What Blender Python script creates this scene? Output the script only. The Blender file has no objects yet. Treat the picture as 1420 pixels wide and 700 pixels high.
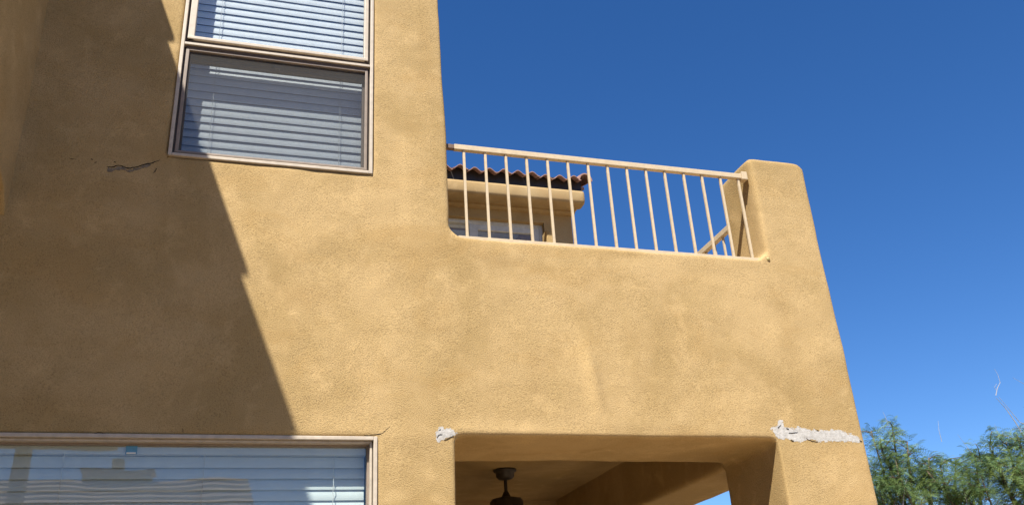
import bpy, bmesh, math, random
import numpy as np
from mathutils import Vector, Matrix
from mathutils.bvhtree import BVHTree
R = math.radians
random.seed(7)
rng = np.random.default_rng(11)
S = bpy.context.scene
COL = S.collection

# ------------------------------------------------------------------ camera
YAW, PITCH, ROLL, FPX = 0.3136, 0.4361, -0.0652, 1243.0
fw = Vector((math.sin(YAW)*math.cos(PITCH), math.cos(YAW)*math.cos(PITCH), math.sin(PITCH)))
rt = Vector((math.cos(YAW), -math.sin(YAW), 0)); up = rt.cross(fw)
r_ = math.cos(ROLL)*rt + math.sin(ROLL)*up
u_ = -math.sin(ROLL)*rt + math.cos(ROLL)*up
cd = bpy.data.cameras.new('camera'); cam = bpy.data.objects.new('camera', cd); COL.objects.link(cam)
M = Matrix((r_, u_, -fw)).transposed().to_4x4(); M.translation = Vector((0, -4, 1.6))
cam.matrix_world = M
cd.sensor_fit = 'HORIZONTAL'; cd.sensor_width = 36; cd.lens = FPX/1420*36
cd.clip_start = .05; cd.clip_end = 3000
S.camera = cam
CAM = Vector((0, -4, 1.6))
def ray(a, b): return (fw*FPX + r_*(a-710) + u_*(350-b)).normalized()
def iy(a, b, y=0.):
    d = ray(a, b); return CAM + d*((y-CAM.y)/d.y)

# ------------------------------------------------------------------ light
SUN = Vector((-.372, -.58, 1.0)).normalized()          # towards the sun
W = bpy.data.worlds.new('World'); S.world = W; W.use_nodes = True
nt = W.node_tree; nt.nodes.clear()
sky = nt.nodes.new('ShaderNodeTexSky'); sky.sky_type = 'NISHITA'; sky.sun_disc = False
sky.sun_elevation = math.asin(SUN.z); sky.sun_rotation = math.atan2(SUN.x, SUN.y)
sky.altitude = 350; sky.air_density = 0.8; sky.dust_density = 0.05; sky.ozone_density = 3.0
hs = nt.nodes.new('ShaderNodeHueSaturation'); hs.inputs['Saturation'].default_value = 1.27; hs.inputs['Hue'].default_value = 0.507
bg = nt.nodes.new('ShaderNodeBackground'); bg.inputs['Strength'].default_value = 0.081
wo = nt.nodes.new('ShaderNodeOutputWorld')
nt.links.new(sky.outputs[0], hs.inputs['Color']); nt.links.new(hs.outputs[0], bg.inputs[0]); nt.links.new(bg.outputs[0], wo.inputs[0])
sd = bpy.data.lights.new('sun', 'SUN'); sd.energy = 5.0; sd.angle = R(.45); sd.color = (1, .95, .86)
so = bpy.data.objects.new('sun', sd); COL.objects.link(so)
so.rotation_euler = (-SUN).to_track_quat('-Z', 'Y').to_euler(); so.location = (-8, -14, 20)
S.view_settings.view_transform = 'Standard'; S.view_settings.look = 'None'
S.view_settings.exposure = 1.05; S.view_settings.gamma = 1; S.view_settings.use_curve_mapping = False
S.render.engine = 'CYCLES'
S.cycles.max_bounces = 10; S.cycles.diffuse_bounces = 5; S.cycles.transparent_max_bounces = 24

# ------------------------------------------------------------------ materials
class NT:
    def __init__(s, name):
        s.m = bpy.data.materials.new(name); s.m.use_nodes = True; s.t = s.m.node_tree; s.t.nodes.clear()
        s.out = s.n('OutputMaterial'); s.tc = s.n('TexCoord')
    def n(s, k, **kw):
        x = s.t.nodes.new('ShaderNode'+k)
        for a, v in kw.items(): setattr(x, a, v)
        return x
    def l(s, a, b): s.t.links.new(a, b)
    def val(s, sock, v):
        if hasattr(v, 'links') or isinstance(v, bpy.types.NodeSocket): s.l(v, sock)
        else: sock.default_value = v
    def noise(s, scale, detail=4, rough=.55, vec=None, stretch=None, dist=0):
        x = s.n('TexNoise'); x.inputs['Scale'].default_value = scale; x.inputs['Detail'].default_value = detail
        x.inputs['Roughness'].default_value = rough; x.inputs['Distortion'].default_value = dist
        v = vec or s.tc.outputs['Object']
        if stretch:
            mp = s.n('Mapping'); mp.inputs['Scale'].default_value = stretch; s.l(v, mp.inputs[0]); v = mp.outputs[0]
        s.l(v, x.inputs['Vector']); return x.outputs['Fac']
    def ramp(s, fac, stops):
        x = s.n('ValToRGB'); e = x.color_ramp.elements
        while len(e) < len(stops): e.new(.5)
        for i, (p, c) in enumerate(stops):
            e[i].position = p; e[i].color = (c, c, c, 1) if not hasattr(c, '__len__') else (*c, 1)
        s.l(fac, x.inputs[0]); return x.outputs[0]
    def math(s, op, a, b=None, clamp=False):
        x = s.n('Math', operation=op, use_clamp=clamp); s.val(x.inputs[0], a)
        if b is not None: s.val(x.inputs[1], b)
        return x.outputs[0]
    def mix(s, fac, a, b, mode='MIX'):
        x = s.n('Mix', data_type='RGBA', blend_type=mode)
        s.val(x.inputs[0], fac)
        for i, v in ((6, a), (7, b)):
            if isinstance(v, tuple): x.inputs[i].default_value = (*v, 1)
            else: s.l(v, x.inputs[i])
        return x.outputs[2]
    def bump(s, h, dist=1., strength=1., normal=None):
        x = s.n('Bump'); x.inputs['Strength'].default_value = strength; x.inputs['Distance'].default_value = dist
        s.l(h, x.inputs['Height'])
        if normal: s.l(normal, x.inputs['Normal'])
        return x.outputs[0]
    def bsdf(s, col, rough=.8, spec=.3, normal=None, metal=0):
        x = s.n('BsdfPrincipled')
        if isinstance(col, tuple): x.inputs['Base Color'].default_value = (*col, 1)
        else: s.l(col, x.inputs['Base Color'])
        s.val(x.inputs['Roughness'], rough); x.inputs['Specular IOR Level'].default_value = spec
        x.inputs['Metallic'].default_value = metal
        if normal: s.l(normal, x.inputs['Normal'])
        s.l(x.outputs[0], s.out.inputs[0]); return x

def stucco(name, light, dark, warm, grain=1.0):
    k = NT(name)
    n1 = k.noise(1.3, 5, .6, dist=.5); n2 = k.noise(3.6, 5, .62, dist=.5); n3 = k.noise(2.2, 4, .6, stretch=(.8, 1, 1.6), dist=.8); n4 = k.noise(7.5, 4, .6, dist=.3)
    nf = k.noise(210, 2, .5); ng = k.noise(400, 2, .5); nm = k.noise(70, 2, .5)
    pale = tuple(min(1, c*1.13) for c in light)
    a = k.mix(k.ramp(n1, [(.42, 0.), (.60, 1.)]), light, dark)
    b = k.mix(k.math('MULTIPLY', k.ramp(n2, [(.48, 0.), (.68, 1.)]), .7), a, dark)
    b = k.mix(k.math('MULTIPLY', k.ramp(n3, [(.53, 0.), (.70, 1.)]), .6), b, warm)
    b = k.mix(k.math('MULTIPLY', k.ramp(n4, [(.54, 0.), (.70, 1.)]), .6), b, pale)
    at = k.n('Attribute'); at.attribute_name = 'stain'; sv = at.outputs['Fac']; wob = k.ramp(k.noise(14, 4, .65), [(.3, .35), (.7, 1.)])
    b = k.mix(k.math('MULTIPLY', k.math('MULTIPLY', sv, wob), .75, True), b, tuple(min(1, c*1.22) for c in light))
    b = k.mix(k.math('MULTIPLY', k.math('MULTIPLY', sv, wob), -.75, True), b, tuple(c*.86 for c in warm))
    g = k.ramp(nf, [(.30, .62), (.46, 1.0), (.68, 1.12)])
    g2 = k.ramp(ng, [(.3, .80), (.5, 1.), (.7, 1.1)])
    c = k.mix(1., k.mix(.75*grain, b, g, 'MULTIPLY'), g2, 'MULTIPLY')
    h1 = k.math('MULTIPLY', k.noise(4, 2, .45), .008)
    h2 = k.math('MULTIPLY', k.ramp(nf, [(.28, 0.), (.62, 1.)]), .0013*grain)
    h3 = k.math('MULTIPLY', ng, .0010*grain); h4 = k.math('MULTIPLY', nm, .0006)
    h = k.math('ADD', k.math('ADD', h1, h2), k.math('ADD', h3, h4))
    k.bsdf(c, .92, .15, k.bump(h, 1., .85))
    return k.m
M_STUCCO = stucco('sand_stucco', (.435, .306, .147), (.35, .242, .106), (.37, .242, .098))
M_TRIM = stucco('smooth_trim_stucco', (.385, .275, .14), (.33, .225, .105), (.34, .21, .095), .6)

def painted(name, col, rough=.5, var=.12, spec=.4, scale=30, bump=.0002):
    k = NT(name)
    n = k.noise(scale, 4, .6); n2 = k.noise(3, 3, .5)
    lo = tuple(c*(1-var) for c in col); hi = tuple(min(1, c*(1+var*.6)) for c in col)
    c = k.mix(k.ramp(n, [(.35, 0.), (.65, 1.)]), lo, hi)
    c = k.mix(k.math('MULTIPLY', k.ramp(n2, [(.5, 0.), (.8, 1.)]), .4), c, lo)
    k.bsdf(c, rough, spec, k.bump(k.math('MULTIPLY', k.noise(scale*5, 3), bump), 1., .8))
    return k.m
M_FRAME = painted('almond_frame', (.47, .405, .325), .45)
M_FRAME_DK = painted('taupe_frame', (.24,.19,.15), .5)
M_SASHSHADE = painted('shaded_sash_brown', (.10, .075, .06), .6)  # deep shade in the window recesses put into a dark brown colour
M_RAIL = painted('cream_rail_paint', (.50, .40, .265), .5, .1)
def blind_mat():
    k = NT('white_blind')
    c = k.mix(k.ramp(k.noise(14, 3), [(.35, 0.), (.65, 1.)]), (.74, .77, .775), (.80, .83, .835))
    b = k.n('BsdfPrincipled'); k.l(c, b.inputs['Base Color']); b.inputs['Roughness'].default_value = .45
    t = k.n('BsdfTranslucent'); t.inputs[0].default_value = (.85, .86, .86, 1)
    mx = k.n('MixShader'); mx.inputs[0].default_value = .22; k.l(b.outputs[0], mx.inputs[1]); k.l(t.outputs[0], mx.inputs[2])
    k.l(mx.outputs[0], k.out.inputs[0]); return k.m
M_BLIND = blind_mat()
M_CORD = painted('white_cord', (.62,.62,.6), .8, .1)
M_INT = painted('interior_plaster', (.6,.58,.54), .9)
M_BRONZE = painted('dark_bronze', (.028, .02, .014), .5, .3)
M_BLADE = painted('walnut_blade', (.06, .03, .016), .5, .3)
M_GREYFR = painted('white_door_frame', (.5,.5,.48), .45)
M_RUST = painted('bare_bracket', (.16, .10, .065), .7, .3)
M_CAP = painted('yellowed_bolt', (.40, .34, .14), .6, .3)
M_DARKCRACK = painted('open_crack', (.014, .010, .008), 1., .3)
M_FLAKE = painted('exposed_grey_coat', (.22,.18,.13), .95, .3, .1, 60, .003)
M_STICK = painted('blue_sticker', (.10, .30, .52), .5)
M_TWIG = painted('pale_twig', (.34, .32, .29), .9, .3)

def tile_mat():
    k = NT('terracotta')
    n = k.noise(7, 4, .6); n2 = k.noise(70, 3, .6)
    c = k.mix(k.ramp(n, [(.3, 0.), (.7, 1.)]), (.33, .19, .15), (.22, .12, .09))
    c = k.mix(k.math('MULTIPLY', k.ramp(n2, [(.45, 0.), (.7, 1.)]), .5), c, (.34, .23, .18))
    k.bsdf(c, .85, .2, k.bump(k.math('MULTIPLY', n2, .004), 1., .8)); return k.m
M_TILE = tile_mat()
def tile_far():
    k = NT('sunbaked_tile')
    n = k.noise(1.2, 5, .6); n2 = k.noise(12, 3, .6)
    c = k.mix(k.ramp(n, [(.3, 0.), (.7, 1.)]), (.40, .29, .22), (.28, .20, .16))
    c = k.mix(k.math('MULTIPLY', n2, .5), c, (.46, .36, .28))
    k.bsdf(c, .9, .2); return k.m
M_TILEFAR = tile_far()

def white_coat():
    k = NT('white_scratch_coat')
    n = k.noise(45, 5, .7); n2 = k.noise(150, 3, .6)
    c = k.mix(k.ramp(n, [(.3, 0.), (.6, 1.)]), (.31, .295, .27), (.47, .455, .43))
    c = k.mix(k.ramp(n2, [(.25, .7), (.42, 0.)]), c, (.16, .14, .12))
    k.bsdf(c, .95, .1, k.bump(k.math('ADD', k.math('MULTIPLY', n, .0022), k.math('MULTIPLY', n2, .0016)), 1., 1.)); return k.m
M_WHITE = white_coat()

def glass(name, boost=1.0, tint=(.86, .90, .90)):
    k = NT(name)
    g = k.n('NewGeometry'); d = k.n('VectorMath', operation='DOT_PRODUCT')
    k.l(g.outputs['Incoming'], d.inputs[0]); k.l(g.outputs['Normal'], d.inputs[1])
    c = k.math('ABSOLUTE', d.outputs['Value'])
    f = k.math('POWER', k.math('SUBTRACT', 1., c, True), 5.)
    f = k.math('MULTIPLY', k.math('ADD', k.math('MULTIPLY', f, .957), .043), boost, True)
    t = k.n('BsdfTransparent'); t.inputs[0].default_value = (*tint, 1)
    s = k.n('BsdfGlossy'); s.inputs['Roughness'].default_value = 0.004; s.inputs[0].default_value = (1, 1, 1, 1)
    nb = k.bump(k.math('MULTIPLY', k.noise(2.2, 2, .4), .0016), 1., .6); k.l(nb, s.inputs['Normal'])
    mx = k.n('MixShader'); k.l(f, mx.inputs[0]); k.l(t.outputs[0], mx.inputs[1]); k.l(s.outputs[0], mx.inputs[2])
    k.l(mx.outputs[0], k.out.inputs[0]); return k.m
M_GLASS = glass('window_glass', 2.0, (.93, .95, .96))
M_GLASS2 = glass('coated_window_glass', 1.2, (.90, .93, .92))
def screen():
    k = NT('insect_mesh')
    t = k.n('BsdfTransparent'); d = k.n('BsdfDiffuse'); d.inputs[0].default_value = (.10, .10, .10, 1)
    mx = k.n('MixShader'); mx.inputs[0].default_value = .36
    k.l(t.outputs[0], mx.inputs[1]); k.l(d.outputs[0], mx.inputs[2]); k.l(mx.outputs[0], k.out.inputs[0]); return k.m
M_SCREEN = screen()
def ground_mat():
    k = NT('desert_ground')
    n = k.noise(.6, 5, .6); n2 = k.noise(40, 4, .7)
    c = k.mix(k.ramp(n, [(.35, 0.), (.65, 1.)]), (.27, .20, .13), (.21, .155, .10))
    c = k.mix(k.math('MULTIPLY', n2, .5), c, (.22, .17, .125))
    k.bsdf(c, .95, .15, k.bump(k.math('MULTIPLY', n2, .02), 1., .8)); return k.m
M_GROUND = ground_mat()
def concrete_mat():
    k = NT('patio_concrete')
    n = k.noise(1.4, 5, .6); n2 = k.noise(60, 4, .7)
    c = k.mix(k.ramp(n, [(.35, 0.), (.65, 1.)]), (.58, .43, .26), (.50, .365, .215))
    c = k.mix(k.math('MULTIPLY', n2, .4), c, (.30, .26, .21))
    k.bsdf(c, .85, .25, k.bump(k.math('MULTIPLY', n2, .003), 1., .8)); return k.m
M_CONC = concrete_mat()
def leaf_mat(name, a, b):
    k = NT(name)
    oi = k.n('Attribute'); oi.attribute_name = 'tone'
    c = k.mix(oi.outputs['Fac'], a, b)
    c = k.mix(k.math('MULTIPLY', k.ramp(k.noise(1.3, 3, .6), [(.35, 0.), (.65, 1.)]), .6), c, tuple(x*.75 for x in a))
    d = k.n('BsdfDiffuse'); k.l(c, d.inputs[0]); t = k.n('BsdfTranslucent'); k.l(c, t.inputs[0])
    mx = k.n('MixShader'); mx.inputs[0].default_value = .35; k.l(d.outputs[0], mx.inputs[1]); k.l(t.outputs[0], mx.inputs[2])
    k.l(mx.outputs[0], k.out.inputs[0]); return k.m
M_LEAF = leaf_mat('feathery_leaf', (.07, .135, .055), (.30, .40, .16))
M_LEAF2 = leaf_mat('olive_leaf', (.08, .125, .035), (.29, .36, .10))
M_BARK = painted('grey_bark', (.16, .12, .09), .95, .35, .1, 20, .01)

# ------------------------------------------------------------------ mesh helpers
class MB:
    def __init__(s): s.v = []; s.f = []
    def add(s, vs, fs):
        o = len(s.v); s.v += [tuple(v) for v in vs]; s.f += [tuple(o+i for i in f) for f in fs]; return s
    def box(s, x0, x1, y0, y1, z0, z1):
        return s.add([(x0,y0,z0),(x1,y0,z0),(x1,y1,z0),(x0,y1,z0),(x0,y0,z1),(x1,y0,z1),(x1,y1,z1),(x0,y1,z1)],
                     [(0,3,2,1),(4,5,6,7),(0,1,5,4),(1,2,6,5),(2,3,7,6),(3,0,4,7)])
    def prism_x(s, yz, x0, x1):       # polygon in y-z, counter-clockwise seen from +x, extruded along x
        n = len(yz)
        return s.add([(x0, y, z) for y, z in yz]+[(x1, y, z) for y, z in yz],
            [tuple(reversed(range(n))), tuple(range(n, 2*n))]+[(i, (i+1) % n, n+(i+1) % n, n+i) for i in range(n)])
    def prism_y(s, xz, y0, y1):
        n = len(xz)
        return s.add([(x, y0, z) for x, z in xz]+[(x, y1, z) for x, z in xz],
            [tuple(range(n)), tuple(reversed(range(n, 2*n)))]+[(i, n+i, n+(i+1) % n, (i+1) % n) for i in range(n)])
    def lathe(s, prof, cx, cy, n=28):
        vs = []; m = len(prof)
        for i in range(n):
            a = 2*math.pi*i/n
            for r, z in prof: vs.append((cx+r*math.cos(a), cy+r*math.sin(a), z))
        fs = [(i*m+j, ((i+1) % n)*m+j, ((i+1) % n)*m+j+1, i*m+j+1) for i in range(n) for j in range(m-1)]
        return s.add(vs, fs)
    def tube(s, pts, rad, n=6):
        pts = [Vector(p) for p in pts]; m = len(pts)
        rr = rad if hasattr(rad, '__len__') else [rad]*m
        vs = []
        for i, p in enumerate(pts):
            t = (pts[min(i+1, m-1)]-pts[max(i-1, 0)]).normalized()
            a = t.cross(Vector((.31, .2, .93))).normalized(); b = t.cross(a)
            for k in range(n):
                q = 2*math.pi*k/n; vs.append(p+(a*math.cos(q)+b*math.sin(q))*rr[i])
        fs = [(i*n+k, i*n+(k+1) % n, (i+1)*n+(k+1) % n, (i+1)*n+k) for i in range(m-1) for k in range(n)]
        fs += [tuple(reversed(range(n))), tuple(range((m-1)*n, m*n))]
        return s.add(vs, fs)
    def mesh(s, name):
        me = bpy.data.meshes.new(name); me.from_pydata(s.v, [], s.f); me.update(); return me
    def build(s, name, mat, parent=None, bevel=0, smooth=False, recalc=True):
        me = s.mesh(name)
        if recalc or bevel:
            bm = bmesh.new(); bm.from_mesh(me); bmesh.ops.recalc_face_normals(bm, faces=bm.faces)
            if bevel:
                bmesh.ops.bevel(bm, geom=[e for e in bm.edges if e.calc_face_angle(0) > .6], offset=bevel, segments=2, affect='EDGES', profile=.6)
            bm.to_mesh(me); bm.free()
        return link(name, me, mat, parent, smooth)
def link(name, me, mat, parent=None, smooth=False):
    if mat and not me.materials: me.materials.append(mat)
    if smooth: me.polygons.foreach_set('use_smooth', [True]*len(me.polygons))
    o = bpy.data.objects.new(name, me); COL.objects.link(o)
    if parent: child(o, parent)
    return o
def child(o, parent):
    o.parent = parent
    t = Vector((0, 0, 0)); q = parent
    while q: t += q.location; q = q.parent
    o.matrix_parent_inverse = Matrix.Translation(-t)
def empty(name, loc=(0, 0, 0), parent=None):
    o = bpy.data.objects.new(name, None); COL.objects.link(o); o.location = loc; o.empty_display_size = .2
    if parent: child(o, parent)
    return o
def tag(o, label=None, cat=None, group=None, kind=None):
    if label: o['label'] = label
    if cat: o['category'] = cat
    if group: o['group'] = group
    if kind: o['kind'] = kind
    return o
def copy_tree(o, parent=None):
    c = o.copy(); COL.objects.link(c)
    if parent: c.parent = parent
    for ch in list(o.children): copy_tree(ch, c)
    return c

def vnoise(p, seed=0):                # value noise, p (n,3)
    i = np.floor(p).astype(np.int64); f = p-i; f = f*f*(3-2*f); out = np.zeros(len(p))
    for dx in (0, 1):
        for dy in (0, 1):
            for dz in (0, 1):
                h = (i[:, 0]+dx)*374761393+(i[:, 1]+dy)*668265263+(i[:, 2]+dz)*2147483647+seed*974711
                h = (h ^ (h >> 13))*1274126177; h = (h ^ (h >> 16)) & 0xffff
                w = (f[:, 0] if dx else 1-f[:, 0])*(f[:, 1] if dy else 1-f[:, 1])*(f[:, 2] if dz else 1-f[:, 2])
                out += w*h/65535.
    return out*2-1

# ------------------------------------------------------------------ ground
g = MB(); n = 48
g.add([(0, 0, 0)]+[(900*math.cos(2*math.pi*i/n), 900*math.sin(2*math.pi*i/n), 0) for i in range(n)], [(0, 1+i, 1+(i+1) % n) for i in range(n)])
tag(g.build('ground', M_GROUND), kind='structure')
tag(MB().box(-.6, 5.2, -4.2, 3.45, -.1, .02).build('patio_slab', M_CONC, bevel=.01), kind='structure')

# ------------------------------------------------------------------ house
house = empty('stucco_house')
tag(house, 'tan stucco two storey house with walled balcony, covered patio and cracked plaster', 'house')
XT, XP, YB = .963, 3.2, .573
LX0, LX1, LZ0, LZ1 = -1.5, .596, 1.0, 2.584
UX0, UX1, UZ0, UZ1 = -.408, .567, 3.955, 5.65
f = MB(); T = .34
f.box(-2.2, LX0, 0, T, 0, 2.7); f.box(LX1, XT, 0, T, 0, 2.7); f.box(-2.2, XT, 0, T, 0, LZ0)
f.box(-2.2, XT, 0, T, LZ1, UZ0); f.box(-2.2, UX0, 0, T, 3.8, 5.9); f.box(UX1, XT, 0, T, 3.5, 5.9); f.box(-2.2, XT, 0, T, UZ1, 6.7)
f.box(XT-.08, XT, 0, YB, 0, 3.1)                                   # post side of the patio opening
f.box(XT-.1, XP, 0, T, 2.75, 3.626)                                # parapet
f.prism_x([(0, 2.600), (YB, 2.606), (YB, 2.99), (0, 2.99)], XT-.1, XP)   # beam over the patio
f.box(2.665, XP, 0, YB, 0, 2.7)                                    # corner pillar
def rnd(x0, x1, z0, z1, rl, rr):
    o = [(x0, z0), (x1, z0)]
    o += [(x1-rr+rr*math.cos(a), z1-rr+rr*math.sin(a)) for a in [math.pi/2*i/6 for i in range(7)]]
    return o+[(x0+rl-rl*math.sin(a), z1-rl+rl*math.cos(a)) for a in [math.pi/2*i/6 for i in range(7)]]
f.prism_y(rnd(2.822, XP, 3.5, 4.314, .03, .06), .03, T+.02); f.prism_y(rnd(2.828, XP-.004, 3.5, 4.304, .03, .06), 0, .05)                              # pillar cap above the parapet
f.prism_x([(YB-.06, 2.58), (YB+.05, 2.567), (3.5, 2.567), (3.5, 2.98), (YB-.06, 2.98)], 2.665, 3.082)   # side beam
f.box(2.95, XP, .3, 3.5, 2.9, 3.626)
for k in range(5):                                                 # hand-floated fillets in the inner corners
    f.prism_y([(XT-.05, 3.55), (XT+.055*(1-k*.2), 3.55), (XT+.055*(1-k*.2), 3.626+.055*(k+1)*.16), (XT-.05, 3.626+.055*(k+1)*.16)], 0, T)
    f.prism_y([(2.81-.045*(1-k*.2), 3.55), (2.86, 3.55), (2.86, 3.626+.045*(k+1)*.16), (2.81-.045*(1-k*.2), 3.626+.045*(k+1)*.16)], 0, T)
tmp = f.build('tmp', None)
md = tmp.modifiers.new('r', 'REMESH'); md.mode = 'VOXEL'; md.voxel_size = .0145
md = tmp.modifiers.new('s', 'SMOOTH'); md.factor = .5; md.iterations = 9
me = bpy.data.meshes.new_from_object(tmp.evaluated_get(bpy.context.evaluated_depsgraph_get()))
bpy.data.objects.remove(tmp); me.name = 'facade_wall'
nv = len(me.vertices); co = np.empty(nv*3, np.float32); me.vertices.foreach_get('co', co); co = co.reshape(-1, 3).astype(float)
nr = np.empty(nv*3, np.float32); me.vertices.foreach_get('normal', nr); nr = nr.reshape(-1, 3)
d = .0038*vnoise(co*2.3, 1)+.0026*vnoise(co*6.1, 2)+.0009*vnoise(co*14., 3)+.0004*vnoise(co*34., 4)
x, y, z = co.T
front = np.clip(1-np.abs(y)/.06, 0, 1)
def ridge(px, py, w, h, amp, lean=0.):
    c = iy(px, py); return amp*np.exp(-(((x-c.x-lean*(z-c.z))/w)**2)-(((z-c.z)/h)**2))
d += front*(ridge(822, 520, .035, .16, .015, -.12)-ridge(800, 480, .10, .12, .003)+ridge(690, 350, .12, .05, .004)+ridge(860, 355, .1, .05, -.005)
     +ridge(700, 600, .3, .035, .004)+ridge(900, 600, .3, .03, -.004)+ridge(1000, 600, .15, .04, .004)+ridge(470, 430, .16, .12, -.004)+ridge(420, 340, .2, .1, .004))
co += nr*d[:, None]
te = np.interp(z, [3.64, 3.75, 4.18, 4.41, 4.62, 4.9, 5.16, 5.6], [.0, .006, .010, .005, -.003, -.006, -.010, -.010])   # the tower's edge wanders
m = (x > .9) & (x < 1.0) & (z > 3.6); co[m, 0] += te[m]
me.vertices.foreach_set('co', co.astype(np.float32).ravel()); me.update()
def blot(px, py, w, h, amp, lean=0.):
    c = iy(px, py); return amp*np.exp(-(((x-c.x-lean*(z-c.z))/w)**2)-(((z-c.z)/h)**2))
st = np.clip(front, 0, 1)*(blot(818, 535, .045, .17, 1., -.12)+blot(795, 470, .05, .1, .6)+blot(720, 395, .12, .02, .6, 2.)+blot(960, 385, .2, .025, .7, 1.)+blot(400, 345, .12, .06, .7)
    +blot(560, 250, .03, .4, .5)+blot(470, 590, .15, .05, .6)+blot(1155, 640, .08, .08, .7)+blot(1000, 560, .25, .04, .5)+blot(770, 598, .5, .018, .5)+blot(545, 640, .05, .3, .5)
    -blot(430, 410, .14, .06, .9)-blot(700, 365, .14, .03, .9)-blot(870, 352, .10, .02, .8)-blot(640, 345, .12, .03, .7)-blot(590, 60, .04, .3, .7)-blot(900, 470, .18, .08, .5)-blot(1090, 450, .06, .2, .6)-blot(740, 520, .05, .15, .5)
    -blot(60, 560, .3, .05, .6)-blot(270, 430, .2, .05, .4)-blot(150, 215, .2, .02, .5)+blot(150, 300, .3, .08, .4))
sa = me.attributes.new('stain', 'FLOAT', 'POINT'); sa.data.foreach_set('value', st.astype(np.float32))
facade = link('facade_wall', me, M_STUCCO, house, True)
bvh = BVHTree.FromPolygons([Vector(c) for c in co], [tuple(p.vertices) for p in me.polygons])
def wall_y(px, pz):
    h = bvh.ray_cast(Vector((px, -.5, pz)), Vector((0, 1, 0)), 1.2); return h[0].y if h[0] else 0.

# plain outer shell (closes the rooms)
def wallbox(name, *b, mat=None, bevel=.012): return MB().box(*b).build(name, mat or M_STUCCO, house, bevel)
wallbox('side_wall', -4.6, -2.19, .002, .338, 0, 6.7)
wallbox('side_wall', -4.6, -4.3, .34, 9.0, 0, 6.7)
wallbox('side_wall', XT-.2, XT-.004, .33, 3.49, 0, 6.3)
wallbox('floor_slab', -4.3, XT-.2, .34, 8.7, 2.86, 3.14, mat=M_INT)
wallbox('flat_roof', -4.3, XT-.2, .34, 3.46, 6.2, 6.4)
wallbox('room_wall', -4.3, XT-.21, 3.3, 3.4, .02, 6.2, mat=M_INT)
wallbox('patio_ceiling', XT-.02, 2.68, YB-.02, 3.46, 2.91, 2.985)
wallbox('balcony_floor', XT-.02, 2.96, T-.01, 3.46, 2.99, 3.2, mat=M_CONC)

# wing on the left: upper storey carried over an open arch
wp = [(.06, 3.555), (.0, 3.56), (-.04, 3.60), (-.09, 3.645), (-.16, 3.672), (-.3, 3.68), (-4.9, 3.68), (-4.9, 6.06), (-2.0, 6.065), (-2.0, 6.10), (-2.05, 6.112), (-2.05, 6.138), (-1.60, 6.100), (-1.60, 6.165), (-1.655, 6.178), (-1.655, 6.208), (-.905, 6.183), (-.905, 6.245), (-.955, 6.258), (-.955, 6.292), (.06, 6.30)]
wg = MB().prism_x(list(reversed(wp)), -4.6, -1.055).build('wing', M_STUCCO, house, .012)
MB().box(-1.84, -1.715, -4.6, -4.48, .02, 3.7).build('arch_pier', M_STUCCO, house, .01)
MB().box(-4.6, -4.2, -4.8, -4.3, .02, 3.7).build('arch_pier', M_STUCCO, house, .02)

# rear wall of the balcony with sliding door, fascia and tiled eave
YW = 3.45
DX0, DX1, DZ0, DZ1 = 1.2, 2.768, 3.24, 5.602
rw = MB().box(XT-.2, DX0, YW, YW+.3, 0, 6.0).box(DX1, 3.063, YW, YW+.3, 0, 6.0).box(DX0, DX1, YW, YW+.3, 0, DZ0).box(DX0, DX1, YW, YW+.3, DZ1, 6.0)
rw.build('rear_wall', M_TRIM, house)
wallbox('side_wall', 2.8, 3.063, YW+.3, 9.0, 0, 6.0)
wallbox('back_wall', -4.3, 3.063, 8.7, 9.0, 0, 6.0)
wallbox('room_wall', XT, 2.8, 6.2, 6.3, 3.2, 5.9, mat=M_INT)
wallbox('attic_slab', XT-.2, 2.8, YW+.3, 8.7, 5.9, 6.0, mat=M_INT)
MB().box(XT, 3.134, 3.2, 3.36, 5.720, 5.866).build('fascia', M_TRIM, house, .034, True)
MB().box(XT, 3.098, 3.34, YW+.01, 5.727, 5.860).build('eave_soffit', M_TRIM, house, .01)
MB().box(XT, 3.088, 3.385, YW+.02, 5.698, 5.75).build('eave_moulding', M_TRIM, house, .012)

roof = empty('tiled_roof', (2, 3.2, 5.8), house)
SL = math.tan(R(17)); PIT = .1445; AMP = .022
def tile_mesh(length=.42):
    mb = MB(); nx = 10; prof = []
    for i in range(nx+1):
        t = i/nx; prof.append((t*PIT, AMP*(math.cos((t-.5)*2*math.pi))))
    vs = []
    for yy, dz in ((0, 0), (length, length*SL)):
        for th in (0, -.008):
            for px, pz in prof: vs.append((px, yy, pz+dz+th))
    k = nx+1; fs = []
    for i in range(nx):
        fs += [(i, i+1, 2*k+i+1, 2*k+i), (k+i+1, k+i, 3*k+i, 3*k+i+1), (i+1, i, k+i, k+i+1), (2*k+i, 2*k+i+1, 3*k+i+1, 3*k+i)]
    fs += [(0, 2*k, 3*k, k), (nx, k+nx, 3*k+nx, 2*k+nx)]
    return mb.add(vs, fs).mesh('roof_tile')
tm = tile_mesh(); tm.materials.append(M_TILE)
tm.polygons.foreach_set('use_smooth', [len(p.vertices) == 4 and abs(p.normal.y) < .9 and abs(p.normal.x) < .99 for p in tm.polygons])
for row in range(4):
    for i in range(15):
        o = bpy.data.objects.new('roof_tile', tm); COL.objects.link(o)
        o.location = (3.09-PIT*(i+1)+random.uniform(-.004, .004), 3.165+row*.34+random.uniform(-.012, .012), 5.978+row*(.34*SL+.012)+random.uniform(-.006, .006))
        o.rotation_euler = (random.uniform(-.01, .01), random.uniform(-.03, .03), random.uniform(-.02, .02))
        child(o, roof)
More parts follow.
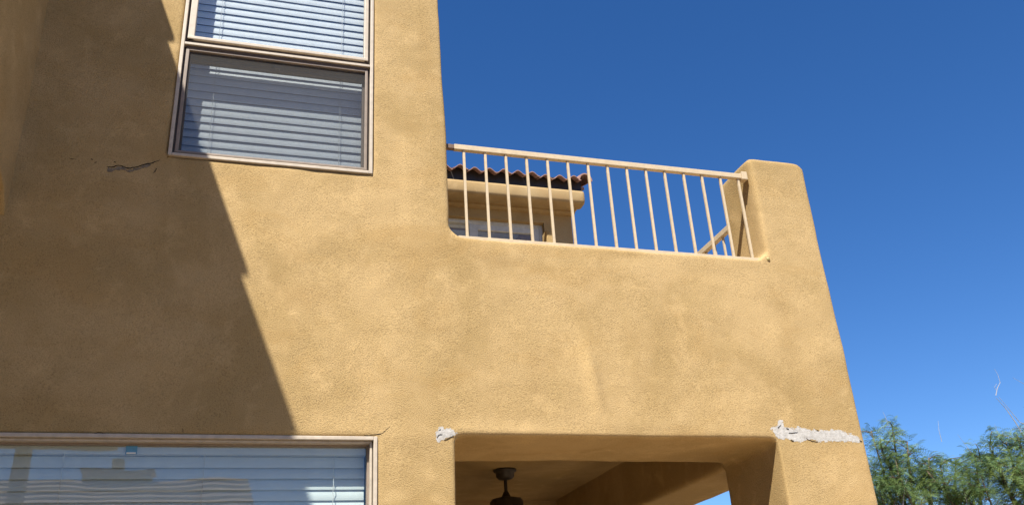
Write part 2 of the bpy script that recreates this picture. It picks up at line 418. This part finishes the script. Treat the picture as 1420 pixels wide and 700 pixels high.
for row in range(4):                                               # barrel tiles down the gable edge
    mb = MB(); vs = []; kk = 10
    for yy, sc in ((0, 1.), (.42, .9)):
        for th in (0, .013):
            for i in range(kk+1):
                a = math.pi*i/kk; vs.append((math.cos(a)*(.072-th)*sc, yy, math.sin(a)*(.085-th)*sc+yy*SL))
    k = kk+1; fs = []
    for i in range(kk):
        fs += [(i, 2*k+i, 2*k+i+1, i+1), (k+i, k+i+1, 3*k+i+1, 3*k+i), (i, i+1, k+i+1, k+i), (2*k+i, 3*k+i, 3*k+i+1, 2*k+i+1)]
    fs += [(0, k, 3*k, 2*k), (kk, 2*k+kk, 3*k+kk, k+kk)]
    o = mb.add(vs, fs).build('edge_tile', M_TILE, roof); o.location = (3.135, 3.155+row*.34, 5.953+row*(.34*SL+.012))
MB().prism_x([(3.255, 5.866), (3.28, 5.866), (3.28, 6.02), (3.255, 6.015)], XT, 3.12).build('closure_strip', M_BRONZE, roof)
MB().prism_x([(3.27, 5.915), (8.9, 5.915+5.6*SL), (8.9, 5.945+5.6*SL), (3.27, 5.945)], XT, 3.16).build('roof_deck', M_TILE, roof)
MB().prism_x([(3.4, 5.87), (8.8, 5.87), (8.8, 5.87+5.4*SL)], 2.95, 3.05).build('gable', M_TRIM, house)
# unseen wall added behind the viewer, keeps low sky light off the shaded facade
sky_wall = tag(MB().box(-12, 9, -10.2, -10, 0, 1.9).build('sky_blocking_wall', M_STUCCO, None, .02), 'long unseen wall added behind the viewer to block low sky light', 'wall')
# small plaster block standing on the parapet behind the railing
MB().box(1.590, 1.637, .25, .33, 3.62, 3.84).build('plaster_block', M_STUCCO, house, .006)

# ------------------------------------------------------------------ windows
def ring(mb, x0, x1, z0, z1, w, y0, y1):
    mb.box(x0, x0+w, y0, y1, z0, z1); mb.box(x1-w, x1, y0, y1, z0, z1)
    mb.box(x0+w, x1-w, y0+.0004, y1-.0004, z0, z0+w); mb.box(x0+w, x1-w, y0+.0004, y1-.0004, z1-w, z1); return mb
w1 = empty('hung_window', (.07, 0, 3.92), house)
ring(MB(), UX0-.006, UX1+.006, UZ0-.006, UZ1, .017, -.006, .03).build('frame', M_FRAME, w1, .003)
ring(MB(), UX0+.012, UX1-.012, UZ0+.012, UZ1-.02, .010, .022, .10).build('inner_frame', M_SASHSHADE, w1, .001)
a0, a1 = UX0+.022, UX1-.022
us = MB(); us.box(a0, a0+.032, .0, .046, 4.656, UZ1-.03); us.box(a1-.022, a1, .0, .046, 4.656, UZ1-.03)
us.box(a0+.032, a1-.022, .0004, .0456, UZ1-.06, UZ1-.03); us.box(a0, a1, -.003, .0452, 4.656, 4.674)
us.build('upper_sash', M_FRAME, w1, .003)
MB().box(a0+.006, a1-.004, .012, .05, 4.629, 4.658).build('sash_channel', M_SASHSHADE, w1, .001)  # recessed strip, coloured dark for the shaded underside of the upper sash
MB().box(a0-.010, a1+.010, -.007, .05, 4.614, 4.628).build('meeting_rail', M_FRAME, w1, .002)
MB().box(a0, a1, .004, .05, 4.614, 4.601).build('meeting_groove', M_SASHSHADE, w1)
MB().box(a0, a1, .050, .086, 4.574, 4.626).build('check_rail', M_SASHSHADE, w1, .003)
sc = MB(); sc.box(a0, a0+.016, .006, .024, UZ0+.02, 4.6); sc.box(a1-.014, a1, .006, .024, UZ0+.02, 4.6)
sc.box(a0+.016, a1-.014, .0064, .0236, UZ0+.02, UZ0+.032); sc.box(a0+.016, a1-.014, .0064, .0236, 4.588, 4.6)
sc.build('screen_frame', M_FRAME_DK, w1, .002)
ring(MB(), a0+.004, a1-.004, UZ0+.024, 4.573, .019, .05, .082).build('lower_sash', M_SASHSHADE, w1, .003)  # sash coloured dark to carry the deep shadow behind the screen
MB().box(.055, .085, .03, .052, 4.554, 4.578).build('latch', M_SASHSHADE, w1, .003)
MB().box(a0+.02, a1-.02, .022, .026, 4.636, UZ1-.04).build('pane', M_GLASS, w1)
MB().box(a0+.02, a1-.02, .064, .068, UZ0+.05, 4.576).build('pane', M_GLASS, w1)
MB().add([(a0+.014, .017, UZ0+.03), (a1-.012, .017, UZ0+.03), (a1-.012, .017, 4.591), (a0+.014, .017, 4.591)], [(0, 1, 2, 3)]).build('insect_screen', M_SCREEN, w1, recalc=False)

w2 = empty('picture_window', (-.45, 0, 1.0), house)
ring(MB(), LX0-.008, LX1+.008, LZ0-.008, LZ1+.008, .017, -.008, .03).build('frame', M_FRAME, w2, .003)
ring(MB(), LX0+.013, LX1-.013, LZ0+.013, LZ1-.010, .010, .012, .075).build('inner_frame', M_FRAME, w2, .002)
ring(MB(), LX0+.022, LX1-.022, LZ0+.022, LZ1-.018, .009, .045, .075).build('glazing_bead', M_FRAME_DK, w2, .002)
MB().box(LX0+.03, LX1-.03, .064, .068, LZ0+.03, LZ1-.03).build('pane', M_GLASS2, w2)
MB().box(-.446, -.401, .0625, .0635, 2.521, 2.562).build('sticker', M_STICK, w2)
MB().box(-.442, -.405, .0615, .0622, 2.523, 2.530).build('sticker_label', M_BLIND, w2)

w3 = empty('sliding_door', (2.0, YW, 3.2), house)
ring(MB(), DX0, DX1, DZ0, DZ1, .035, YW+.06, YW+.16).build('frame', M_GREYFR, w3, .004)
ring(MB(), 2.02, DX1-.02, DZ0+.03, DZ1-.012, .085, YW+.07, YW+.105).build('door_leaf', M_GREYFR, w3, .004)
ring(MB(), DX0+.035, 2.07, DZ0+.03, DZ1-.012, .05, YW+.11, YW+.145).build('door_leaf', M_GREYFR, w3, .004)
MB().box(2.10, DX1-.10, YW+.086, YW+.09, DZ0+.11, DZ1-.095).build('pane', M_GLASS2, w3)
MB().box(DX0+.08, 2.03, YW+.126, YW+.13, DZ0+.07, DZ1-.06).build('pane', M_GLASS2, w3)

# ------------------------------------------------------------------ blinds
def blind(name, x0, x1, ztop, zbot, yb, tilt, label, cords, phase):
    b = tag(empty(name, ((x0+x1)/2, yb, ztop)), label, 'blind', 'horizontal slat blinds')
    L = x1-x0; wd = .0505; pitch = .0476; n = 6; vs = []; top = []
    for i in range(n+1):
        t = (i/n-.5); top.append((t*wd, .0034*(1-4*t*t)))
    for xx in (-L/2, L/2):
        for th in (0, -.0018):
            for q, h in top: vs.append((xx, q, h+th))
    k = n+1; fs = []
    for i in range(n):
        fs += [(i, i+1, 2*k+i+1, 2*k+i), (k+i, 3*k+i, 3*k+i+1, k+i+1), (i, k+i, k+i+1, i+1), (2*k+i, 2*k+i+1, 3*k+i+1, 3*k+i)]
    fs += [(0, 2*k, 3*k, k), (n, k+n, 3*k+n, 2*k+n)]
    mb = MB().add(vs, fs); me = mb.mesh('slat'); me.materials.append(M_BLIND)
    bm = bmesh.new(); bm.from_mesh(me); bmesh.ops.recalc_face_normals(bm, faces=bm.faces); bm.to_mesh(me); bm.free()
    zz = ztop-phase; cnt = 0
    while zz > zbot:
        o = bpy.data.objects.new('slat', me); COL.objects.link(o)
        o.location = ((x0+x1)/2+random.uniform(-.0015, .0015), yb, zz+random.uniform(-.0012, .0012))
        o.rotation_euler = (tilt+R(3.2)*((zz-zbot)/(ztop-zbot)-.35)+random.gauss(0, R(1.5)), random.gauss(0, .0007), 0)
        child(o, b); zz -= pitch; cnt += 1
    MB().box(x0-.004, x1+.004, yb-.03, yb+.03, ztop-.004, ztop+.04).build('headrail', M_BLIND, b, .004)
    MB().box(x0, x1, yb-.024, yb+.024, zbot-.03, zbot-.008).build('bottom_rail', M_BLIND, b, .004)
    for cx in cords:
        pts = []; zz = ztop; s = 1
        while zz > zbot:
            pts.append((cx+.0015*s+random.uniform(-.001, .001), yb-.023-.002*s, zz)); s = -s; zz -= pitch/2
        MB().tube(pts, .0017, 5).build('cord', M_CORD, b, recalc=False)
    return b
blind('window_blind', a0+.008, a1-.006, 5.56, 4.015, .135, R(76.5), 'white slat blind behind the tall upper window, half of it behind the dark screen', (-.238, .411), .011)
blind('window_blind', LX0+.02, .560, 2.53, 1.06, .106, R(75), 'wide white slat blind behind the lower picture window beside the patio', (-1.24, -.681, -.128, .423), .031)

# ------------------------------------------------------------------ plaster damage
def inside(p, poly):
    c = False; j = len(poly)-1
    for i in range(len(poly)):
        (xi, zi), (xj, zj) = poly[i], poly[j]
        if (zi > p[1]) != (zj > p[1]) and p[0] < (xj-xi)*(p[1]-zi)/(zj-zi)+xi: c = not c
        j = i
    return c
def rough_patch(name, pix, mat, cell=.0034, thick=.0003, jag=.008, rim=0):
    poly = [(iy(a, b).x, iy(a, b).z) for a, b in pix]
    xs = [p[0] for p in poly]; zs = [p[1] for p in poly]
    x0, z0 = min(xs)-.01, min(zs)-.01; nx = int((max(xs)-x0+.01)/cell)+2; nz = int((max(zs)-z0+.01)/cell)+2
    gx, gz = np.meshgrid(x0+np.arange(nx)*cell, z0+np.arange(nz)*cell, indexing='ij')
    P = np.stack([gx.ravel(), np.zeros(nx*nz), gz.ravel()], 1)
    jx = jag*vnoise(P*60, 21)+.8*jag*vnoise(P*190, 22); jz = jag*vnoise(P*60, 23)+.8*jag*vnoise(P*190, 24)
    hh = thick+0*jx
    bm = bmesh.new(); V = {}
    def vert(i, j):
        if (i, j) not in V:
            k = i*nz+j; vx, vz = P[k, 0]+.3*jx[k], P[k, 2]+.3*jz[k]
            V[(i, j)] = bm.verts.new((vx, wall_y(vx, vz)-.0004-max(.0003, hh[k]), vz))
        return V[(i, j)]
    for i in range(nx-1):
        for j in range(nz-1):
            k = i*nz+j
            if inside((P[k, 0]+jx[k]+cell/2, P[k, 2]+jz[k]+cell/2), poly):
                bm.faces.new((vert(i, j), vert(i+1, j), vert(i+1, j+1), vert(i, j+1)))
    be = [e for e in bm.edges if e.is_boundary]
    ret = bmesh.ops.extrude_edge_only(bm, edges=be)
    for v in ret['geom']:
        if isinstance(v, bmesh.types.BMVert): v.co.y += thick+.006
    me = bpy.data.meshes.new(name); bm.to_mesh(me); bm.free()
    return link(name, me, mat, house)
def crack(name, pix, widths, mat=None, off=.0012, parent=None):
    pts = [iy(a, b) for a, b in pix]; P2 = []; W2 = []
    for i in range(len(pts)-1):
        for k in range(4):
            t = k/4; p = pts[i].lerp(pts[i+1], t); p += Vector((random.uniform(-1, 1), 0, random.uniform(-1, 1)))*.0016
            P2.append(p); W2.append(widths[i]*(1-t)+widths[i+1]*t)
    P2.append(pts[-1]); W2.append(widths[-1])
    mb = MB(); vs = []
    for i, p in enumerate(P2):
        t = (P2[min(i+1, len(P2)-1)]-P2[max(i-1, 0)]).normalized(); nn = Vector((-t.z, 0, t.x))
        for s in (1, -1):
            q = p+nn*s*W2[i]*.5*random.uniform(.75, 1.25); vs.append((q.x, wall_y(q.x, q.z)-off, q.z))
    vs += [(a, b+.006, c) for a, b, c in vs]; m = len(P2)
    fs = [(2*i, 2*i+1, 2*i+3, 2*i+2) for i in range(m-1)]
    fs += [(2*i, 2*i+2, 2*m+2*i+2, 2*m+2*i) for i in range(m-1)]+[(2*i+3, 2*i+1, 2*m+2*i+1, 2*m+2*i+3) for i in range(m-1)]
    return mb.add(vs, fs).build(name, mat or M_DARKCRACK, house)
p1 = rough_patch('bare_plaster', [(605, 600), (608, 595), (611, 590), (615, 594), (620, 593), (627, 597), (633, 599), (632, 602), (626, 605), (619, 608), (613, 611), (606, 613), (604, 608)], M_WHITE)
p1['label'] = 'small white patch where the stucco has broken off'
p2 = rough_patch('bare_plaster', [(1069, 593), (1076, 591), (1080, 584), (1084, 581), (1087, 590), (1096, 594), (1108, 591), (1122, 595), (1136, 596), (1146, 598), (1153, 595), (1166, 596), (1178, 601), (1188, 604), (1195, 610), (1190, 613), (1176, 611), (1160, 611), (1146, 612), (1134, 611), (1120, 609), (1110, 612), (1100, 611), (1092, 608), (1080, 609), (1075, 603)], M_WHITE)
p2['label'] = 'long white band where the stucco has broken off the pillar'
for pix, w in [
    ([(148, 231), (156, 232), (165, 229), (178, 233), (190, 231), (203, 227), (213, 225), (222, 221)], [.002, .005, .0035, .006, .0045, .006, .004, .001]),
    ([(213, 240), (215, 237), (217, 233)], [.001, .004, .003]), ([(131, 226), (134, 225)], [.004, .003]), ([(126, 221), (129, 222)], [.004, .003]),
    ([(98, 221), (102, 221)], [.003, .002]), ([(158, 225), (161, 225)], [.005, .003]), ([(231, 218), (238, 214)], [.002, .001]),
    ([(505, 603.5), (515, 602.8), (528, 601.5)], [.0025, .002, .003]), ([(528, 601), (534, 597), (541, 591)], [.0016, .001, .0005]),
    ([(127, 600), (136, 598.5), (146, 600)], [.0012, .0022, .001]), ([(253, 594), (254, 599)], [.0016, .002]),
    ([(616, 610), (622, 607.5), (629, 604)], [.002, .003, .001]), ([(606, 607), (608, 603), (613, 602)], [.002, .0028, .001]),
    ([(608, 596), (611, 595)], [.002, .002]), ([(1094, 600), (1100, 600), (1106, 598.5)], [.002, .0035, .002]), ([(1079, 593), (1083, 589)], [.004, .002]),
    ([(1091, 593.5), (1094, 595)], [.005, .003]), ([(1097, 610), (1101, 611)], [.004, .003]), ([(1132, 596), (1135, 597)], [.004, .003]),
    ([(1192, 610), (1195, 612)], [.005, .003]), ([(1118, 607), (1126, 611), (1134, 612)], [.001, .002, .001]), ([(1204-2, 292*0+618), (1203, 620)], [.0, .0])]:
    if max(w) > 0: crack('crack', pix, w, off=.0012 if pix[0][0] < 600 else .0026 if pix[0][0] > 604 else .002)
fl = rough_patch('exposed_coat', [(148, 232), (156, 234), (163, 231), (170, 231), (177, 236), (188, 233), (200, 229), (210, 227), (206, 231), (196, 233), (186, 237), (179, 239), (172, 235), (160, 236), (152, 239), (149, 237)], M_FLAKE, .005, .001, .003)

# ------------------------------------------------------------------ railing
YR = .05
rail = tag(empty('balcony_railing', (1.9, YR, 3.62)), 'cream metal railing with upright bars along the front of the balcony parapet', 'railing')
MB().box(1.02, 2.806, YR-.015, YR+.015, 4.176, 4.207).build('top_rail', M_RAIL, rail, .003)
MB().box(.97, 1.021, YR-.014, YR+.014, 4.178, 4.204).build('bracket', M_RUST, rail, .003)
MB().box(2.775, 2.812, YR-.024, YR+.024, 4.166, 4.219).build('bracket', M_RAIL, rail, .004)
MB().box(1.022, 2.85, YR-.026, YR+.014, 3.612, 3.648).build('bottom_rail', M_RAIL, rail, .003)
MB().lathe([(0, 3.626), (.010, 3.626), (.012, 3.634), (.008, 3.644), (0, 3.647)], 2.824, YR-.045, 12).build('bolt', M_CAP, rail)
bmesh_bal = MB().box(-.0069, .0069, -.0069, .0069, 0, .54).build('baluster', M_RAIL, rail, .002)
bmesh_bal.location = (1.075, YR, 3.64)
for k in range(1, 15):
    o = bmesh_bal.copy(); COL.objects.link(o); o.location = (1.075+.1201*k+random.uniform(-.002, .002), YR+random.uniform(-.001, .001), 3.64)
    o.rotation_euler = (0, random.uniform(-.003, .003), random.uniform(-.05, .05))
rail2 = tag(empty('balcony_railing', (3.08, 2.0, 3.62)), 'cream metal railing running back behind the corner pillar', 'railing')
MB().box(3.062, 3.098, T+.02, YW, 4.193, 4.232).build('top_rail', M_RAIL, rail2, .003)
MB().box(3.06, 3.10, T+.02, YW, 3.634, 3.662).build('bottom_rail', M_RAIL, rail2, .003)
b2 = MB().box(-.0069, .0069, -.0069, .0069, 0, .54).build('baluster', M_RAIL, rail2, .002); b2.location = (3.08, .46, 3.66)
for k in range(1, 25):
    o = b2.copy(); COL.objects.link(o); o.location = (3.08, .46+.121*k, 3.66)

# ------------------------------------------------------------------ ceiling fan
FX, FY, ZC = 1.85, 2.2, 2.909
fan = tag(empty('ceiling_fan', (FX, FY, ZC)), 'dark bronze ceiling fan hanging on a short rod from the patio ceiling', 'ceiling fan')
MB().lathe([(0, ZC), (.082, ZC), (.085, ZC-.008), (.078, ZC-.018), (.066, ZC-.022), (.064, ZC-.052), (.05, ZC-.066), (.02, ZC-.074), (0, ZC-.074)], FX, FY).build('canopy', M_BRONZE, fan, smooth=True)
MB().lathe([(.0125, ZC-.07), (.0125, ZC-0.165)], FX, FY, 14).build('downrod', M_BRONZE, fan, smooth=True)
MB().lathe([(.013, ZC-0.150), (.020, ZC-0.160), (.034, ZC-0.190), (.036, ZC-0.200)], FX, FY, 20).build('coupling', M_BRONZE, fan, smooth=True)
MB().lathe([(0, ZC-0.194), (.06, ZC-0.197), (.105, ZC-0.207), (.118, ZC-0.225), (.12, ZC-.41), (.10, ZC-.44), (.05, ZC-.45), (0, ZC-.45)], FX, FY, 32).build('motor', M_BRONZE, fan, smooth=True)
for k in range(5):
    a = R(18+72*k); mb = MB(); ca, sa = math.cos(a), math.sin(a); vs = []
    for rr, hw, tw in ((.11, .03, .2), (.2, .055, .2), (.4, .065, .2), (.6, .068, .2), (.66, .05, .2)):
        for s, th in ((1, 0), (-1, 0), (-1, -.006), (1, -.006)):
            lx, ly, lz = rr, s*hw, s*hw*tw+th-.44
            vs.append((FX+lx*ca-ly*sa, FY+lx*sa+ly*ca, ZC+lz))
    fs = [(4*i+j, 4*i+(j+1) % 4, 4*i+4+(j+1) % 4, 4*i+4+j) for i in range(4) for j in range(4)]+[(3, 2, 1, 0), (16, 17, 18, 19)]
    mb.add(vs, fs).build('blade', M_BLADE, fan)

# ------------------------------------------------------------------ neighbour's house across the yard (seen mirrored in the glass)
nb = tag(empty('neighbour_house', (-2, -14, 0)), 'single storey neighbour house with tiled roof across the yard behind the viewer', 'house')
MB().box(-9, .1, -21, -11.4, 0, 3.1).build('wall', M_STUCCO, nb, .02)
rf = MB()
NC = 15; ye, ze, yr, zr = -11.0, 3.3, -16.0, 5.6
for i in range(NC):
    t0, t1 = i/NC, (i+1.12)/NC
    y0, y1 = ye+(yr-ye)*t0, ye+(yr-ye)*t1; z0, z1 = ze+(zr-ze)*t0, ze+(zr-ze)*t1
    xr = .7-.45*t0
    rf.prism_x([(y0, z0), (y0, z0+.075), (y1, z1+.02), (y1, z1-.05)], -9.5, xr)
rf.prism_x([(ye, ze-.02), (yr, zr-.03), (-21.4, ze-.02)], -9.4, .2)
rf.build('roof', M_TILEFAR, nb)
MB().box(-2.97, -1.66, -16.4, -15.9, 5.3, 5.80).box(-3.02, -1.6, -16.45, -15.85, 5.80, 5.86).build('chimney', M_STUCCO, nb, .01)
MB().box(-2.42, -2.22, -16.3, -16.05, 5.86, 6.12).build('chimney_cap', M_TRIM, nb, .01)

# ------------------------------------------------------------------ trees
def make_tree(name, label, base, tops, dense_z, nfr, seed, twigs=()):
    rg = np.random.default_rng(seed)
    root = tag(empty(name, (base[0], base[1], 0)), label, 'tree', 'feathery trees beyond the patio')
    base = Vector((base[0], base[1], 0)); limbs = MB(); tips = []
    def bez(p0, p1, sag, n=7):
        mid = (p0+p1)/2+Vector((rg.normal(0, sag), rg.normal(0, sag), abs(rg.normal(0, sag))))
        return [(1-t)**2*p0+2*t*(1-t)*mid+t*t*p1 for t in [i/(n-1) for i in range(n)]]
    fork = base+Vector((rg.normal(0, .1), rg.normal(0, .1), 1.0))
    trunk = MB(); trunk.tube([base, base+Vector((.04, .02, .5)), fork], [.13, .10, .085], 9)
    for tp in tops:
        tp = Vector(tp); q = bez(fork, tp, .25, 9)
        limbs.tube(q, [.06*(1-i/9)**1.2+.004 for i in range(9)], 6)
        for k in range(2, 9):
            for s in range(5 if k > 3 else 3):
                p = q[k].lerp(q[k-1], rg.random())
                dr = Vector((rg.normal(), rg.normal(), rg.uniform(-.15, 1.0))).normalized()
                ln = rg.uniform(.25, .75)*(1.15-.085*k)
                e = p+dr*ln; b = bez(p, e, .06, 5)
                limbs.tube(b, [.008*(1-i/5)+.0015 for i in range(5)], 4)
                tips += [(b[j], (b[min(j+1, 4)]-b[j-1]).normalized()) for j in range(1, 5)]
        tips += [(q[k], (q[k]-q[k-1]).normalized()) for k in range(5, 9)]
    trunk.build('trunk', M_BARK, root, smooth=True, recalc=False); limbs.build('limbs', M_BARK, root, smooth=True, recalc=False)
    for pts, rad in twigs:
        pp = [iy(a, b, y) for a, b, y in pts]
        MB().tube(pp, [rad*.75*(1-.7*i/(len(pp)-1)) for i in range(len(pp))], 5).build('twig', M_TWIG, root, recalc=False)
    # fronds: arching rachis with paired narrow leaflets
    NL = 9
    P = np.array([t[0] for t in tips]); D = np.array([t[1] for t in tips])
    def fronds(count, spread, zlo, zhi, mat, nm, lsc):
        sel = np.nonzero((P[:, 2] > zlo) & (P[:, 2] < zhi))[0]
        if len(sel) == 0: return
        ix = rg.choice(sel, count)
        p = P[ix]+rg.normal(0, spread, (count, 3)); az = rg.uniform(0, 2*np.pi, count); el = rg.uniform(-.2, .9, count)
        dr = np.stack([np.cos(az)*np.cos(el), np.sin(az)*np.cos(el), np.sin(el)], 1)+.4*D[ix]
        dr /= np.linalg.norm(dr, axis=1)[:, None]
        side = np.cross(dr, [0, 0, 1.]); side /= np.linalg.norm(side, axis=1)[:, None]+1e-6
        roll = rg.uniform(-.7, .7, count)[:, None]; upv = np.cross(side, dr); side = side*np.cos(roll)+upv*np.sin(roll)
        L = rg.uniform(.10, .19, count)*lsc; vs = []; cur = rg.uniform(.4, 1.1, count)
        tt = np.linspace(0.05, 1, NL)
        for t in tt:
            c = p+dr*(L*t)[:, None]+np.array([0, 0, -1.])*(cur*L*t*t)[:, None]
            tan = dr+np.array([0, 0, -1.])*(2*cur*t)[:, None]; tan /= np.linalg.norm(tan, axis=1)[:, None]
            w = L*.15*np.sin(np.pi*min(.95, .18+t*.78)); lw = .0050*lsc
            for s in (1, -1):
                tip = c+side*(s*w)[:, None]+tan*(w*.45)[:, None]+np.array([0, 0, -1.])*(w*.25)[:, None]
                vs += [c-tan*lw*.5, c+tan*lw*.5, tip+tan*lw*.35, tip-tan*lw*.35]
        A = np.stack(vs, 1).reshape(-1, 3); nq = len(A)//4
        me = bpy.data.meshes.new(nm); me.vertices.add(len(A)); me.vertices.foreach_set('co', A.astype(np.float32).ravel())
        me.loops.add(nq*4); me.loops.foreach_set('vertex_index', np.arange(nq*4, dtype=np.int32))
        me.polygons.add(nq); me.polygons.foreach_set('loop_start', np.arange(0, nq*4, 4, dtype=np.int32))
        at_ = me.attributes.new('tone', 'FLOAT', 'POINT'); at_.data.foreach_set('value', np.repeat(rg.random(count)**1.3, len(A)//count).astype(np.float32))
        me.update(calc_edges=True); link(nm, me, mat, root)
    fronds(int(nfr*.33), .035, dense_z-.2, 99, M_LEAF, 'crown', 1.5)
    fronds(int(nfr*.62), .09, .8, dense_z+.35, M_LEAF2, 'lower_crown', 1.3)
    return root
def at(a, b, y): return tuple(iy(a, b, y))
sky_wall2 = tag(MB().box(-9.2, -9, -10, 0, 0, 1.9).build('sky_blocking_wall', M_STUCCO, None, .02), 'unseen wall added along the left of the yard to block low sky light', 'wall')  # added out of view to lower the sky fill on the facade
TA = make_tree('feathery_tree', 'leftmost feathery green tree, its peak close beside the balcony pillar', (9.7, 7.6),
    [at(1237, 590, 7.6), at(1208, 597, 7.9), at(1258, 612, 7.4), at(1222, 622, 7.2), at(1190, 640, 8.0), at(1275, 640, 7.7), at(1245, 655, 7.0), at(1215, 670, 7.2)], 3.75, 5200, 5,
    [([(1232, 590, 7.6), (1228, 578, 7.6), (1224, 570, 7.6)], .006), ([(1252, 700, 7.0), (1254, 680, 7.0), (1257, 664, 7.0)], .016)])
TB = make_tree('feathery_tree', 'lower feathery green tree in the dip between its two taller neighbours', (10.6, 7.5),
    [at(1288, 634, 7.3), at(1352, 630, 7.3), at(1303, 640, 7.4), at(1325, 638, 7.6), at(1285, 652, 7.2), at(1340, 648, 7.4), at(1310, 668, 7.0), at(1335, 675, 7.0)], 3.7, 3900, 6,
    [([(1306, 612, 7.4), (1302, 596, 7.4), (1301, 583, 7.4)], .006), ([(1347, 628, 7.3), (1338, 615, 7.3), (1328, 602, 7.3)], .006), ([(1342, 700, 7.0), (1338, 685, 7.0), (1335, 676, 7.0)], .014)])
TC = make_tree('feathery_tree', 'rightmost feathery tree with long bare twigs reaching above its crown', (11.4, 6.6),
    [at(1372, 618, 6.8), at(1410, 602, 6.4), at(1355, 632, 6.9), at(1395, 612, 6.5), at(1432, 596, 6.3), at(1385, 640, 6.4), at(1415, 650, 6.2), at(1362, 665, 6.6), at(1452, 560, 6.0), at(1470, 600, 6.0)], 3.7, 6200, 8,
    [([(1424, 612, 6.4), (1408, 585, 6.4), (1394, 565, 6.4), (1381, 551, 6.4)], .012), ([(1432, 592, 6.3), (1414, 585, 6.3), (1400, 568, 6.3), (1385, 550, 6.3)], .009),
     ([(1381, 548, 6.4), (1383, 538, 6.4), (1387, 530, 6.4), (1384, 520, 6.4), (1379, 511, 6.4)], .0075), ([(1381, 540, 6.4), (1379, 536, 6.4), (1382, 532, 6.4)], .005),
     ([(1440, 545, 6.1), (1420, 532, 6.1), (1404, 523, 6.1)], .006), ([(1391, 617, 6.7), (1391, 605, 6.7), (1390, 596, 6.7)], .006), ([(1384, 600, 6.7), (1379, 588, 6.7)], .005)])
print('tris', sum(len(p.vertices)-2 for o in bpy.data.objects if o.type == 'MESH' for p in o.data.polygons) if False else len(me.polygons))
